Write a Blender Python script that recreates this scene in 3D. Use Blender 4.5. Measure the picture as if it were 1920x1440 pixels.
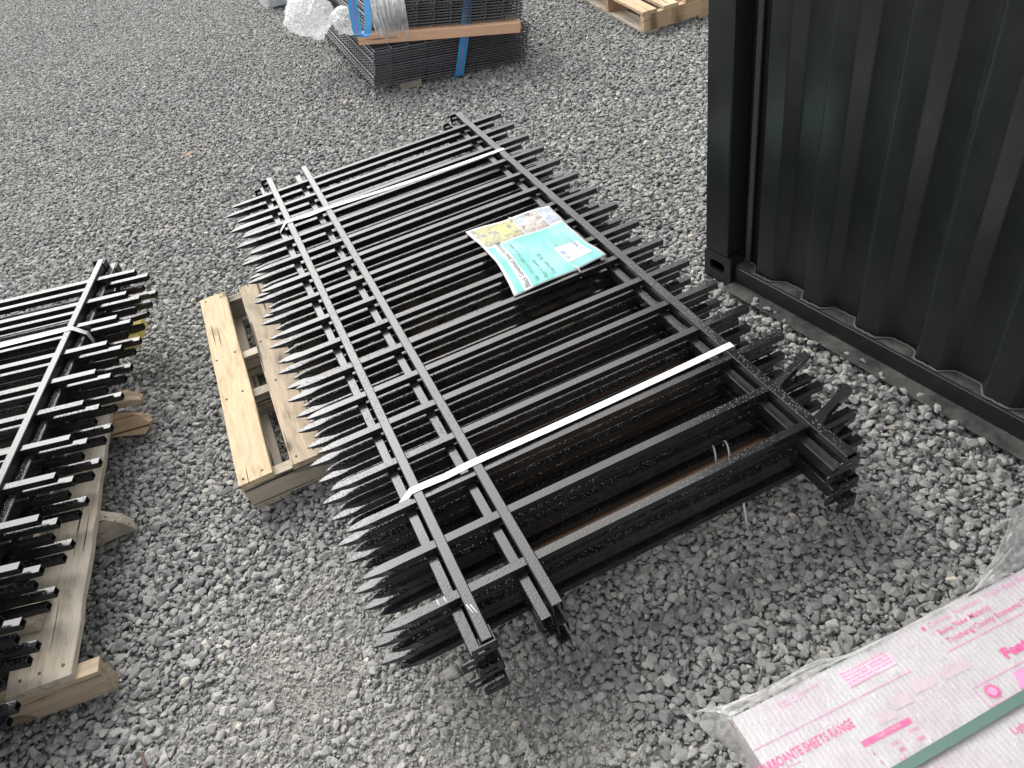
import bpy, bmesh, math, random
import numpy as np
from mathutils import Vector, Matrix, noise

random.seed(7); RNG = np.random.default_rng(7)
for o in list(bpy.data.objects): bpy.data.objects.remove(o)
SC = bpy.context.scene
COL = SC.collection

# ------------------------------------------------------------------ camera
cam_data = bpy.data.cameras.new('camera'); cam = bpy.data.objects.new('camera', cam_data); COL.objects.link(cam)
CAM = (-0.045652, -0.764026, 1.559705); FPX = 1410.49
RIGHT = (0.898481, -0.407129, -0.164248); DOWN = (-0.389464, -0.566526, -0.726199); FWD = (0.202606, 0.716445, -0.667575)
cam.matrix_world = Matrix(((RIGHT[0], -DOWN[0], -FWD[0], CAM[0]), (RIGHT[1], -DOWN[1], -FWD[1], CAM[1]),
                           (RIGHT[2], -DOWN[2], -FWD[2], CAM[2]), (0, 0, 0, 1)))
cam_data.sensor_width = 36; cam_data.lens = FPX / 1920 * 36; cam_data.clip_start = 0.02; cam_data.clip_end = 500
SC.camera = cam
# ------------------------------------------------------------------ sky, sun, exposure
SUN_DIR = Vector((-0.14, 0.71, 0.69)).normalized()
world = bpy.data.worlds.new('World'); SC.world = world; world.use_nodes = True
wn = world.node_tree.nodes; wl = world.node_tree.links; wn.clear()
sky = wn.new('ShaderNodeTexSky'); sky.sky_type = 'NISHITA'; sky.sun_disc = False
sky.sun_elevation = math.asin(SUN_DIR.z); sky.sun_rotation = math.atan2(SUN_DIR.x, SUN_DIR.y)
sky.air_density = 1.0; sky.dust_density = 4.0; sky.ozone_density = 1.0
hs = wn.new('ShaderNodeHueSaturation'); hs.inputs['Saturation'].default_value = 0.10
bg = wn.new('ShaderNodeBackground'); bg.inputs['Strength'].default_value = 0.15
wo = wn.new('ShaderNodeOutputWorld')
wl.new(sky.outputs[0], hs.inputs['Color']); wl.new(hs.outputs[0], bg.inputs['Color']); wl.new(bg.outputs[0], wo.inputs['Surface'])
sl = bpy.data.lights.new('sun', 'SUN'); sl.energy = 0.95; sl.angle = math.radians(60); sl.color = (1, .96, .90)
sun = bpy.data.objects.new('sun', sl); COL.objects.link(sun)
sun.rotation_euler = (-SUN_DIR).to_track_quat('-Z', 'Y').to_euler(); sun.location = (-3, 3, 6)
SC.view_settings.view_transform = 'Standard'; SC.view_settings.look = 'None'
SC.view_settings.exposure = 0.92; SC.view_settings.gamma = 1.0; SC.view_settings.use_curve_mapping = False
SC.render.engine = 'CYCLES'

# ------------------------------------------------------------------ helpers
def link(o, parent=None):
    COL.objects.link(o)
    if parent is not None: o.parent = parent
    return o
def tag(o, label, cat, group=None):
    o['label'] = label; o['category'] = cat
    if group: o['group'] = group
    return o
def thing(name, label, cat, loc=(0, 0, 0), rz=0.0, group=None):
    o = bpy.data.objects.new(name, None); o.empty_display_size = .05
    o.location = loc; o.rotation_euler = (0, 0, rz)
    link(o); return tag(o, label, cat, group)
def mesh_from(bm, name, mat, smooth=False):
    bmesh.ops.recalc_face_normals(bm, faces=bm.faces)
    me = bpy.data.meshes.new(name); bm.to_mesh(me); bm.free()
    if mat: me.materials.append(mat)
    if smooth:
        for p in me.polygons: p.use_smooth = True
    return me
def pyd(name, vs, fs, mat, smooth=False):
    me = bpy.data.meshes.new(name); me.from_pydata([tuple(v) for v in vs], [], fs); me.update()
    if mat: me.materials.append(mat)
    if smooth:
        for p in me.polygons: p.use_smooth = True
    return me
def obj(name, me, parent=None, loc=(0, 0, 0), rot=(0, 0, 0), mat=None):
    o = bpy.data.objects.new(name, me); o.location = loc; o.rotation_euler = rot
    return link(o, parent)
def add_box(bm, c, s, rz=0, bev=0.0, rot=None):
    r = bmesh.ops.create_cube(bm, size=1.0)
    M = Matrix.Translation(c) @ (rot if rot is not None else Matrix.Rotation(rz, 4, 'Z')) @ Matrix.Diagonal((s[0], s[1], s[2], 1))
    vs = r['verts']; bmesh.ops.transform(bm, matrix=M, verts=vs)
    if bev > 0:
        es = list({e for v in vs for e in v.link_edges})
        bmesh.ops.bevel(bm, geom=es, offset=bev, segments=1, affect='EDGES', profile=.5)
def box_mesh(name, s, mat, bev=0.0, jag=0.0):
    bm = bmesh.new(); add_box(bm, (0, 0, 0), s, bev=bev)
    if jag:
        for v in bm.verts: v.co += Vector((random.uniform(-jag, jag), random.uniform(-jag, jag), random.uniform(-jag, jag) * .5))
    return mesh_from(bm, name, mat)
def board(name, p0, p1, w, t, mat, parent=None, up=(0, 0, 1), bev=.002, jag=.0015, cuts=6):
    """a plank from p0 to p1 (centre line), grain along local X, slightly uneven edges"""
    p0 = Vector(p0); p1 = Vector(p1); L = (p1 - p0).length
    bm = bmesh.new(); n = cuts
    prof = [(-w/2, -t/2+bev), (-w/2+bev, -t/2), (w/2-bev, -t/2), (w/2, -t/2+bev), (w/2, t/2-bev), (w/2-bev, t/2), (-w/2+bev, t/2), (-w/2, t/2-bev)]
    rows = []
    for i in range(n + 1):
        x = -L/2 + L*i/n; dy0 = random.uniform(-jag, jag); dy1 = random.uniform(-jag, jag)
        rows.append([bm.verts.new((x + (random.uniform(-jag, jag) if i in (0, n) else 0), y + (dy0 if y < 0 else dy1), z + random.uniform(-jag, jag)*.25)) for y, z in prof])
    for a, b in zip(rows, rows[1:]):
        for j in range(8): bm.faces.new((a[j], a[(j+1) % 8], b[(j+1) % 8], b[j]))
    bm.faces.new(rows[0]); bm.faces.new(rows[-1][::-1])
    me = mesh_from(bm, name, mat)
    X = (p1 - p0).normalized(); Z = Vector(up); Y = Z.cross(X).normalized(); Z = X.cross(Y)
    o = bpy.data.objects.new(name, me)
    o.matrix_local = Matrix((( X.x, Y.x, Z.x, (p0.x+p1.x)/2), (X.y, Y.y, Z.y, (p0.y+p1.y)/2), (X.z, Y.z, Z.z, (p0.z+p1.z)/2), (0, 0, 0, 1)))
    return link(o, parent)
def tube(bm, pts, r, n=6, closed=False):
    pts = [Vector(p) for p in pts]; rings = []
    for i, p in enumerate(pts):
        a = pts[max(i-1, 0)]; b = pts[min(i+1, len(pts)-1)]; d = (b - a).normalized()
        u = d.cross(Vector((0, 0, 1)))
        if u.length < 1e-3: u = d.cross(Vector((0, 1, 0)))
        u.normalize(); v = d.cross(u)
        rings.append([bm.verts.new(p + (u*math.cos(k*2*math.pi/n) + v*math.sin(k*2*math.pi/n))*r) for k in range(n)])
    for a, b in zip(rings, rings[1:]):
        for k in range(n): bm.faces.new((a[k], a[(k+1) % n], b[(k+1) % n], b[k]))
    bm.faces.new(rings[0]); bm.faces.new(rings[-1][::-1])
def tube_mesh(name, pts, r, mat, n=6):
    bm = bmesh.new(); tube(bm, pts, r, n); return mesh_from(bm, name, mat, True)
def ribbon(name, pts, wdir, w, t, mat):
    """flat band: list of (point) with one width direction (or a list of them), thickness t"""
    bm = bmesh.new(); rows = []; n = len(pts)
    for i, p in enumerate(pts):
        p = Vector(p); a = Vector(pts[max(i-1, 0)]); b = Vector(pts[min(i+1, n-1)]); d = (b-a).normalized()
        W = Vector(wdir[i] if isinstance(wdir, list) else wdir).normalized(); N = d.cross(W).normalized()
        rows.append([bm.verts.new(p + W*sx*w/2 + N*sz*t/2) for sx, sz in ((-1, -1), (1, -1), (1, 1), (-1, 1))])
    for a, b in zip(rows, rows[1:]):
        for k in range(4): bm.faces.new((a[k], a[(k+1) % 4], b[(k+1) % 4], b[k]))
    bm.faces.new(rows[0]); bm.faces.new(rows[-1][::-1])
    return mesh_from(bm, name, mat)
def text_mesh(name, body, size, mat, bold=0.0, ext=0.0):
    cu = bpy.data.curves.new(name, 'FONT'); cu.body = body; cu.size = size; cu.offset = bold; cu.extrude = ext; cu.resolution_u = 3
    to = bpy.data.objects.new(name, cu); COL.objects.link(to)
    bpy.context.view_layer.update()
    me = bpy.data.meshes.new_from_object(to.evaluated_get(bpy.context.evaluated_depsgraph_get()))
    bpy.data.objects.remove(to); bpy.data.curves.remove(cu)
    me.name = name; me.materials.clear(); me.materials.append(mat); return me

# ------------------------------------------------------------------ materials
class NT:
    def __init__(s, name):
        s.m = bpy.data.materials.new(name); s.m.use_nodes = True; s.t = s.m.node_tree
        s.N = s.t.nodes; s.L = s.t.links; s.N.clear()
        s.out = s.N.new('ShaderNodeOutputMaterial'); s.p = s.N.new('ShaderNodeBsdfPrincipled'); s.L.new(s.p.outputs[0], s.out.inputs['Surface'])
    def n(s, kind, **kw):
        x = s.N.new('ShaderNode' + kind)
        for k, v in kw.items(): setattr(x, k, v)
        return x
    def l(s, a, b): s.L.new(a, b)
    def coord(s, which='Object', scale=(1, 1, 1), rand=False):
        tc = s.n('TexCoord'); mp = s.n('Mapping'); mp.inputs['Scale'].default_value = scale
        s.l(tc.outputs[which], mp.inputs['Vector'])
        if rand:
            oi = s.n('ObjectInfo'); cb = s.n('CombineXYZ'); mu = s.n('Math', operation='MULTIPLY'); mu.inputs[1].default_value = 37.0
            s.l(oi.outputs['Random'], mu.inputs[0])
            for i in range(3): s.l(mu.outputs[0], cb.inputs[i])
            s.l(cb.outputs[0], mp.inputs['Location'])
        return mp.outputs[0]
    def noise(s, vec, scale, detail=4, rough=.55, dist=0):
        x = s.n('TexNoise'); x.inputs['Scale'].default_value = scale; x.inputs['Detail'].default_value = detail
        x.inputs['Roughness'].default_value = rough; x.inputs['Distortion'].default_value = dist; s.l(vec, x.inputs['Vector']); return x.outputs['Fac']
    def vor(s, vec, scale, feature='F1', out='Distance', rnd=1.0):
        x = s.n('TexVoronoi', feature=feature); x.inputs['Scale'].default_value = scale; x.inputs['Randomness'].default_value = rnd; s.l(vec, x.inputs['Vector']); return x.outputs[out]
    def ramp(s, fac, stops):
        r = s.n('ValToRGB'); e = r.color_ramp.elements
        while len(e) > 1: e.remove(e[-1])
        e[0].position = stops[0][0]; e[0].color = (*stops[0][1], 1)
        for p, c in stops[1:]:
            k = e.new(p); k.color = (*c, 1)
        s.l(fac, r.inputs['Fac']); return r.outputs['Color']
    def mix(s, fac, a, b, mode='MIX'):
        x = s.n('MixRGB', blend_type=mode)
        for v, i in ((fac, 0), (a, 1), (b, 2)):
            if isinstance(v, (int, float)): x.inputs[i].default_value = v
            elif isinstance(v, tuple): x.inputs[i].default_value = (*v, 1)
            else: s.l(v, x.inputs[i])
        return x.outputs[0]
    def math(s, op, a, b=0.0, clamp=False):
        x = s.n('Math', operation=op); x.use_clamp = clamp
        for v, i in ((a, 0), (b, 1)):
            if isinstance(v, (int, float)): x.inputs[i].default_value = v
            else: s.l(v, x.inputs[i])
        return x.outputs[0]
    def bump(s, h, dist, strength=1.0, prev=None):
        b = s.n('Bump'); b.inputs['Distance'].default_value = dist; b.inputs['Strength'].default_value = strength
        s.l(h, b.inputs['Height'])
        if prev: s.l(prev, b.inputs['Normal'])
        return b.outputs['Normal']
    def set(s, **kw):
        for k, v in kw.items():
            k = {'col': 'Base Color', 'rough': 'Roughness', 'spec': 'Specular IOR Level', 'nor': 'Normal', 'metal': 'Metallic', 'coat': 'Coat Weight', 'coatr': 'Coat Roughness'}[k]
            if isinstance(v, (int, float)): s.p.inputs[k].default_value = v
            elif isinstance(v, tuple): s.p.inputs[k].default_value = (*v, 1)
            else: s.l(v, s.p.inputs[k])
        return s
def plain(name, col, rough=.5, **kw): return NT(name).set(col=col, rough=rough, **kw).m
def c3(*a): return tuple(a)
def V3(v): return (v, v, v)

def black_paint(name, droplets=True):
    t = NT(name); v = t.coord('Object', rand=True)
    n1 = t.noise(v, 9, 4); n2 = t.noise(v, 60, 3)
    col = t.ramp(n1, [(.3, c3(.010, .011, .012)), (.7, c3(.020, .021, .023))])
    # dusty film caught on the paint
    dust = t.ramp(t.noise(v, 23, 5, .7), [(.52, V3(0)), (.78, V3(.22))])
    col = t.mix(dust, col, c3(.10, .095, .085))
    rg = t.ramp(n2, [(.3, V3(.11)), (.7, V3(.20))])
    nb = t.bump(t.noise(v, 220, 2), .00025, .6)
    if droplets:
        g = t.n('NewGeometry'); sp = t.n('SeparateXYZ'); t.l(g.outputs['Normal'], sp.inputs[0])
        up = t.math('GREATER_THAN', sp.outputs['Z'], .7)
        d = t.vor(v, 165.0)
        dome = t.ramp(d, [(.0, V3(1)), (.20, V3(.85)), (.34, V3(0))])
        patch = t.ramp(t.noise(v, 2.2, 3), [(.42, V3(.0)), (.60, V3(1))])
        h = t.math('MULTIPLY', t.math('MULTIPLY', dome, up), patch)
        nb = t.bump(h, .0009, .8, nb)
        rg = t.mix(h, rg, V3(.08))
        col = t.mix(t.math('MULTIPLY', h, .42), col, c3(.26, .26, .255))
    return t.set(col=col, rough=rg, nor=nb, spec=.52).m
M_BLACK = black_paint('black_powder_coat')
M_WIRE = plain('dark_wire', (.12, .123, .13), .42)
def container_paint():
    t = NT('container_paint'); v = t.coord('Object')
    nb = t.bump(t.noise(v, 3.5, 2), .004, .5); nb = t.bump(t.noise(v, 150, 3), .0003, .5, nb)
    scuff = t.ramp(t.noise(t.coord('Object', (6, 6, .7)), 5, 5, .7), [(.60, V3(0)), (.80, V3(.3))])
    col = t.mix(scuff, c3(.014, .0165, .0175), c3(.035, .036, .038))
    return t.set(col=col, rough=t.ramp(t.noise(v, 12, 4), [(.3, V3(.26)), (.75, V3(.40))]), nor=nb, spec=.65).m
M_CONT = container_paint()
def dusty_paint():
    t = NT('dusty_ledge'); v = t.coord('Object')
    f = t.ramp(t.noise(v, 16, 6, .7), [(.38, V3(.02)), (.66, V3(.6))])
    col = t.mix(f, c3(.02, .021, .022), c3(.17, .16, .145))
    return t.set(col=col, rough=.75, nor=t.bump(t.noise(v, 90, 4), .002, .8)).m
M_DUSTY = dusty_paint()
M_SEAL = plain('grey_sealant', (.075, .072, .072), .6)
def wood(name, light, mid, dark, knots=True, blots=.55, grain=1.0, grey=(.30, .27, .22), greyamt=.5):
    t = NT(name); v = t.coord('Object', (1.0, 9, 9), rand=True); vr = t.coord('Object', rand=True)
    g1 = t.noise(v, 5*grain, 6, .6, 1.2); g2 = t.noise(t.coord('Object', (1.2, 60, 60), rand=True), 4, 4, .6)
    col = t.ramp(g1, [(.28, dark), (.46, mid), (.68, light)])
    col = t.mix(.38, col, t.ramp(g2, [(.35, dark), (.6, light)]), 'MULTIPLY')
    col = t.mix(t.ramp(t.noise(vr, 4.5, 4, .6), [(.40, V3(0)), (.66, V3(greyamt))]), col, grey)
    blot = t.ramp(t.noise(t.coord('Object', (2.2, 4, 1), rand=True), 3.4, 6, .68), [(.52, V3(0)), (.66, V3(blots))])
    col = t.mix(blot, col, tuple(c*.62 for c in dark))
    if knots:
        k = t.vor(t.coord('Object', (3.4, 8, .5), rand=True), 1.25)
        kf = t.ramp(k, [(.0, V3(.9)), (.07, V3(.75)), (.10, V3(.35)), (.22, V3(0))]); col = t.mix(kf, col, tuple(c*.28 for c in dark))
    oi = t.n('ObjectInfo'); hv = t.n('HueSaturation'); t.l(col, hv.inputs['Color'])
    t.l(t.math('ADD', t.math('MULTIPLY', oi.outputs['Random'], .35), .84), hv.inputs['Value'])
    crack = t.ramp(t.noise(t.coord('Object', (.7, 26, 26), rand=True), 3, 2, .5), [(.335, V3(0)), (.36, V3(1))])
    col2 = t.mix(crack, tuple(c*.25 for c in dark), hv.outputs[0])
    nb = t.bump(g2, .0012, .8); nb = t.bump(crack, .0025, .8, nb)
    return t.set(col=col2, rough=.78, nor=nb, spec=.25).m
M_WOOD = wood('pallet_wood', (.60, .50, .37), (.50, .415, .31), (.31, .25, .18), greyamt=.5)
M_WOODY = wood('pallet_wood_yellow', (.74, .63, .45), (.64, .52, .35), (.44, .33, .20), greyamt=.4, grey=(.52, .45, .33))
M_WOODG = wood('weathered_wood', (.58, .52, .43), (.48, .43, .35), (.30, .26, .21), greyamt=.6, grey=(.42, .39, .34))
M_WOODF = wood('fresh_pine', (.72, .56, .39), (.62, .46, .30), (.45, .31, .19), greyamt=.25)
M_TAN = wood('tan_timber', (.86, .60, .43), (.83, .57, .40), (.78, .52, .36), knots=False, blots=.05, greyamt=.05)
M_NAIL = plain('nail_head', (.09, .055, .04), .6)
def strap_mat():
    t = NT('white_strap'); v = t.coord('Object', (300, 60, 300))
    return t.set(col=t.ramp(t.noise(v, 1, 2), [(.3, V3(.66)), (.7, V3(.80))]), rough=.42, nor=t.bump(t.noise(v, 2, 2), .0003, .5)).m
M_STRAP = strap_mat()
M_ZIP = plain('white_nylon', (.78, .78, .76), .4)
def webbing(name, c, stripe):
    t = NT(name); 
    uv = t.n('UVMap'); sp = t.n('SeparateXYZ'); t.l(uv.outputs[0], sp.inputs[0])
    w = t.n('TexWave'); w.inputs['Scale'].default_value = 60
    v = t.coord('Object'); t.l(v, w.inputs['Vector'])
    return t.set(col=c, rough=.65, nor=t.bump(t.noise(v, 400, 2), .0006, .7)).m
M_BLUE = webbing('blue_webbing', (.04, .27, .56), None)
M_PURPLE = plain('purple_thread', (.32, .16, .42), .7)
def film(name, clear, rough=.12, tint=(.82, .83, .82), bumpd=.004, scale=45):
    t = NT(name); t.N.remove(t.p)
    v = t.coord('Object'); nb = t.bump(t.noise(v, scale, 4, .6, 1.5), bumpd, 1.0)
    tr = t.n('BsdfTransparent'); gl = t.n('BsdfGlossy'); df = t.n('BsdfDiffuse'); tl = t.n('BsdfTranslucent')
    gl.inputs['Roughness'].default_value = rough; gl.inputs['Color'].default_value = (.9, .9, .9, 1)
    df.inputs['Color'].default_value = (*tint, 1); tl.inputs['Color'].default_value = (*tint, 1)
    t.l(nb, gl.inputs['Normal']); t.l(nb, df.inputs['Normal'])
    m0 = t.n('MixShader'); m0.inputs[0].default_value = .68; t.l(df.outputs[0], m0.inputs[1]); t.l(tl.outputs[0], m0.inputs[2])
    m1 = t.n('MixShader'); t.l(m0.outputs[0], m1.inputs[1]); t.l(gl.outputs[0], m1.inputs[2]); m1.inputs[0].default_value = .13
    m2 = t.n('MixShader'); t.l(tr.outputs[0], m2.inputs[1]); t.l(m1.outputs[0], m2.inputs[2])
    f = t.ramp(t.noise(v, scale*.7, 5, .65, 1.0), [(.35, V3(max(0, 1-clear-.18))), (.7, V3(min(1, 1-clear+.22)))])
    t.l(f, m2.inputs[0]); t.l(m2.outputs[0], t.out.inputs['Surface']); return t.m
M_FILM = film('crumpled_film', .42, .28, (.93, .94, .94), .002, 26)
M_FILMC = film('clear_film', .80, .10)
M_FILMS = film('film_skirt', .36, .15)
M_PAPER = plain('laminated_white', (.56, .57, .57), .45, spec=.3)
M_TEAL = None
def teal():
    t = NT('teal_print'); v = t.coord('Object')
    b = t.ramp(t.noise(t.coord('Object', (6, 2, 1)), 2.2, 3), [(.45, V3(0)), (.55, V3(1))])
    return t.set(col=t.mix(b, c3(.15, .50, .43), c3(.24, .58, .52)), rough=.45, spec=.3).m
M_TEAL = teal()
M_INK = plain('black_ink', (.03, .05, .05), .5); M_INKG = plain('grey_ink', (.10, .22, .22), .5); M_INKB = plain('blue_pen', (.05, .16, .50), .5)
def photo(name, stops, sc):
    t = NT(name); v = t.coord('Object')
    return t.set(col=t.ramp(t.noise(v, sc, 6, .7, .6), stops), rough=.45, spec=.3).m
M_PH1 = photo('garden_photo', [(.36, c3(.14, .11, .10)), (.46, c3(.28, .28, .26)), (.54, c3(.42, .40, .15)), (.66, c3(.50, .49, .36))], 34)
M_PH2 = photo('road_photo', [(.36, c3(.16, .14, .13)), (.47, c3(.36, .32, .30)), (.60, c3(.50, .47, .44))], 46)
M_PH3 = photo('sky_photo', [(.35, c3(.22, .27, .34)), (.6, c3(.46, .49, .52))], 24)
M_YFENCE = plain('yellow_green_print', (.46, .45, .13), .3)
def poly_top():
    t = NT('polycarbonate_white'); v = t.coord('Object')
    w = t.n('TexWave', wave_type='BANDS', bands_direction='X'); w.inputs['Scale'].default_value = 32; w.inputs['Distortion'].default_value = .6; t.l(v, w.inputs['Vector'])
    pk = t.ramp(t.noise(v, 6, 4), [(.42, c3(.56, .54, .548)), (.62, c3(.535, .475, .51))])
    col = t.mix(.10, pk, w.outputs['Color'], 'MULTIPLY')
    return t.set(col=col, rough=.35, nor=t.bump(w.outputs['Fac'], .0006, .4)).m
M_POLY = poly_top()
def poly_side():
    t = NT('polycarbonate_edge'); v = t.coord('Object', (1, 1, 1))
    b = t.ramp(t.noise(t.coord('Object', (12, 12, 160)), 1, 3), [(.35, c3(.30, .22, .22)), (.65, c3(.62, .54, .54))])
    return t.set(col=b, rough=.4).m
M_POLYS = poly_side()
M_PINK = plain('pink_ink', (.72, .10, .30), .5); M_PINKL = plain('pale_pink_ink', (.78, .52, .62), .5); M_PINKM = plain('mid_pink_ink', (.75, .30, .52), .5)
M_GREEN = NT('green_strap').set(col=(.105, .18, .15), rough=.5).m
M_YELLOW = plain('yellow_foam', (.75, .60, .18), .7)
def galv():
    t = NT('galvanised'); v = t.coord('Object')
    return t.set(col=t.ramp(t.vor(v, 40, out='Color'), [(.2, c3(.42, .47, .50)), (.8, c3(.54, .59, .62))]), rough=.4, metal=.6).m
M_GALV = galv()
M_LEAF = plain('dry_leaf', (.40, .27, .18), .8)

def in_img(px, py): return px, py
def project(P):
    d = (P[0]-CAM[0], P[1]-CAM[1], P[2]-CAM[2])
    z = sum(a*b for a, b in zip(d, FWD)); return 960 + FPX*sum(a*b for a, b in zip(d, RIGHT))/z, 720 + FPX*sum(a*b for a, b in zip(d, DOWN))/z

# ================================================================== GROUND
# where fine silt fills the gaps between the stones (patches on the yard): centre x, y, radius, amount
SILT = [(-.46, .22, .34, .75), (-.22, .00, .30, .70), (-.30, .42, .20, .5), (-.62, .02, .35, .65), (-.05, -.25, .30, .6), (-1.1, 3.6, .9, .3), (-2.4, 5.5, 1.2, .4), (-.3, 6.3, 1.0, .35), (-3.2, 6.8, 1.2, .6)]
def silt(x, y):
    m = np.zeros_like(x)
    for cx, cy, r, a in SILT: m = np.maximum(m, a*np.clip(1.35 - np.hypot(x-cx, y-cy)/r, 0, 1))
    k = np.sin(x*9.1+1.3)*np.cos(y*7.7) + .6*np.sin(x*21+y*13) + .5*np.cos(y*27-x*17)
    return np.clip(m + k*.16*(m > .02), 0, 1)
def gmat():
    t = NT('stony_ground'); v = t.coord('Object')
    a = t.n('Attribute'); a.attribute_name = 'silt'
    far = t.vor(v, 38.0, out='Color'); fd = t.vor(v, 38.0, 'DISTANCE_TO_EDGE')
    base = t.ramp(far, [(.1, c3(.15, .153, .156)), (.6, c3(.28, .285, .288)), (1, c3(.44, .435, .42))])
    base = t.mix(t.ramp(fd, [(0, V3(1)), (.12, V3(0))]), base, c3(.06, .06, .06))
    fines = t.ramp(t.noise(v, 170, 4, .7), [(.3, c3(.18, .175, .16)), (.5, c3(.32, .31, .28)), (.72, c3(.46, .445, .41))])
    col = t.mix(a.outputs['Fac'], base, fines)
    nb = t.bump(t.noise(v, 240, 4, .7), .004, 1.0); nb = t.bump(fd, .006, .6, nb)
    return t.set(col=col, rough=.9, spec=.2, nor=nb).m
xs = np.concatenate([[-60, -20, -8], np.arange(-3.2, 4.61, .04), [9, 20, 60]]); ys = np.concatenate([[-40, -12, -4], np.arange(-1.4, 6.01, .04), [10, 25, 90]])
gx, gy = np.meshgrid(xs, ys); sm = silt(gx, gy)
gz = -.0155 + .0105*sm
vs = np.stack([gx.ravel(), gy.ravel(), gz.ravel()], 1); nx = len(xs)
fs = [(j*nx+i, j*nx+i+1, (j+1)*nx+i+1, (j+1)*nx+i) for j in range(len(ys)-1) for i in range(nx-1)]
me = pyd('ground', vs.tolist(), fs, gmat(), True)
at = me.attributes.new('silt', 'FLOAT', 'POINT'); at.data.foreach_set('value', sm.ravel().astype(np.float32))
ground = obj('ground', me); ground['kind'] = 'structure'

def stone_mat():
    t = NT('crushed_stone'); v = t.coord('Object')
    a = t.n('Attribute', attribute_type='INSTANCER'); a.attribute_name = 'tint'
    b = t.n('Attribute', attribute_type='INSTANCER'); b.attribute_name = 'dust'
    col = t.ramp(a.outputs['Fac'], [(0, c3(.175, .178, .178)), (.35, c3(.262, .265, .261)), (.65, c3(.365, .366, .356)), (.88, c3(.45, .446, .425)), (.97, c3(.56, .535, .47)), (1, c3(.62, .555, .45))])
    n = t.noise(v, 2.2, 5, .65); col = t.mix(.55, col, t.ramp(n, [(.3, V3(.55)), (.7, V3(1.25))]), 'MULTIPLY')
    col = t.mix(t.math('MULTIPLY', b.outputs['Fac'], t.ramp(t.noise(v, 1.3, 3), [(.35, V3(.35)), (.65, V3(1))])), col, c3(.40, .385, .35))
    nb = t.bump(t.noise(v, 5, 5, .7), .0014, .7)
    return t.set(col=col, rough=.82, spec=.3, nor=nb).m
M_STONE = stone_mat()
stones = bpy.data.collections.new('stone_shapes')
for k in range(16):
    bm = bmesh.new(); n = random.choice((12, 14, 17, 20))
    ax = Vector((1, random.uniform(.72, 1.0), random.uniform(.5, .72)))
    for i in range(n):
        d = Vector((random.gauss(0, 1), random.gauss(0, 1), random.gauss(0, 1))).normalized()
        d = d * random.uniform(.86, 1.0); bm.verts.new((d.x*ax.x, d.y*ax.y, d.z*ax.z))
    bmesh.ops.convex_hull(bm, input=bm.verts)
    bmesh.ops.delete(bm, geom=[v for v in bm.verts if not v.link_faces], context='VERTS')
    bmesh.ops.bevel(bm, geom=list(bm.edges), offset=.09, segments=1, affect='EDGES', profile=.6, clamp_overlap=True)
    me = mesh_from(bm, 'stone_shape', M_STONE); so = bpy.data.objects.new('stone_shape', me); stones.objects.link(so)

def cull(P):
    x, y = P[:, 0], P[:, 1]
    d = np.stack([x-CAM[0], y-CAM[1], np.full_like(x, -CAM[2])], 1); z = d @ np.array(FWD)
    u = 960 + FPX*(d @ np.array(RIGHT))/np.maximum(z, .05); v = 720 + FPX*(d @ np.array(DOWN))/np.maximum(z, .05)
    return (z > .2) & (u > -420) & (u < 2340) & (v > -260) & (v < 1900)
def jgrid(s, x0, x1, y0, y1, j=.48):
    a, b = np.meshgrid(np.arange(x0, x1, s), np.arange(y0, y1, s*.866)); a = a + (np.arange(b.shape[0]) % 2)[:, None]*s/2
    P = np.stack([a.ravel(), b.ravel()], 1); P = P + RNG.uniform(-j*s, j*s, P.shape); return P[cull(P)]
parts = []
def layer(P, rmin, rmode, rmax, z0, z1, flat, tlo, thi, keep_silt, bury):
    s = silt(P[:, 0], P[:, 1]); P = P[RNG.random(len(P)) < 1 - s*(1-keep_silt)]; s = silt(P[:, 0], P[:, 1]); n = len(P)
    r = RNG.triangular(rmin, rmode, rmax, n)
    z = RNG.uniform(z0, z1, n) - bury*s*r + s*.004
    sc = np.stack([r*RNG.uniform(.9, 1.25, n), r*RNG.uniform(.8, 1.1, n), r*RNG.uniform(flat, 1.05, n)], 1)
    rot = np.stack([RNG.normal(0, .26, n), RNG.normal(0, .26, n), RNG.uniform(0, 6.28, n)], 1)
    tint = np.clip(RNG.beta(2.2, 2.6, n)*(thi-tlo)+tlo, 0, 1); pale = RNG.random(n) < .035; tint[pale] = RNG.uniform(.88, 1, pale.sum())
    dust = np.clip(.12 + .75*s + RNG.normal(0, .12, n), 0, .95)
    parts.append((np.column_stack([P, z]), sc, rot, tint, dust))
layer(jgrid(.0182, -7.6, 5.2, -1.3, 10.4), .0066, .0108, .0185, -.012, -.004, .75, .0, .9, .72, .35)
layer(jgrid(.031, -7.6, 5.2, -1.3, 10.4), .008, .0118, .0215, -.009, -.001, .7, .1, .95, .55, .45)
layer(jgrid(.0125, -1.5, 2.0, -1.1, 2.6), .0025, .0045, .008, -.014, -.006, .8, .1, .9, 1.0, .0)
sel = jgrid(.0085, -1.2, .7, -.8, 1.1); sel = sel[RNG.random(len(sel)) < silt(sel[:, 0], sel[:, 1])*.8]
layer(sel, .002, .0035, .006, -.008, -.002, .8, .2, .95, 1.0, .0)
big = RNG.uniform((-5, -1), (5, 9), (320, 2)); layer(big[cull(big)], .019, .023, .033, -.010, .002, .65, .2, .8, .8, .4)
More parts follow.
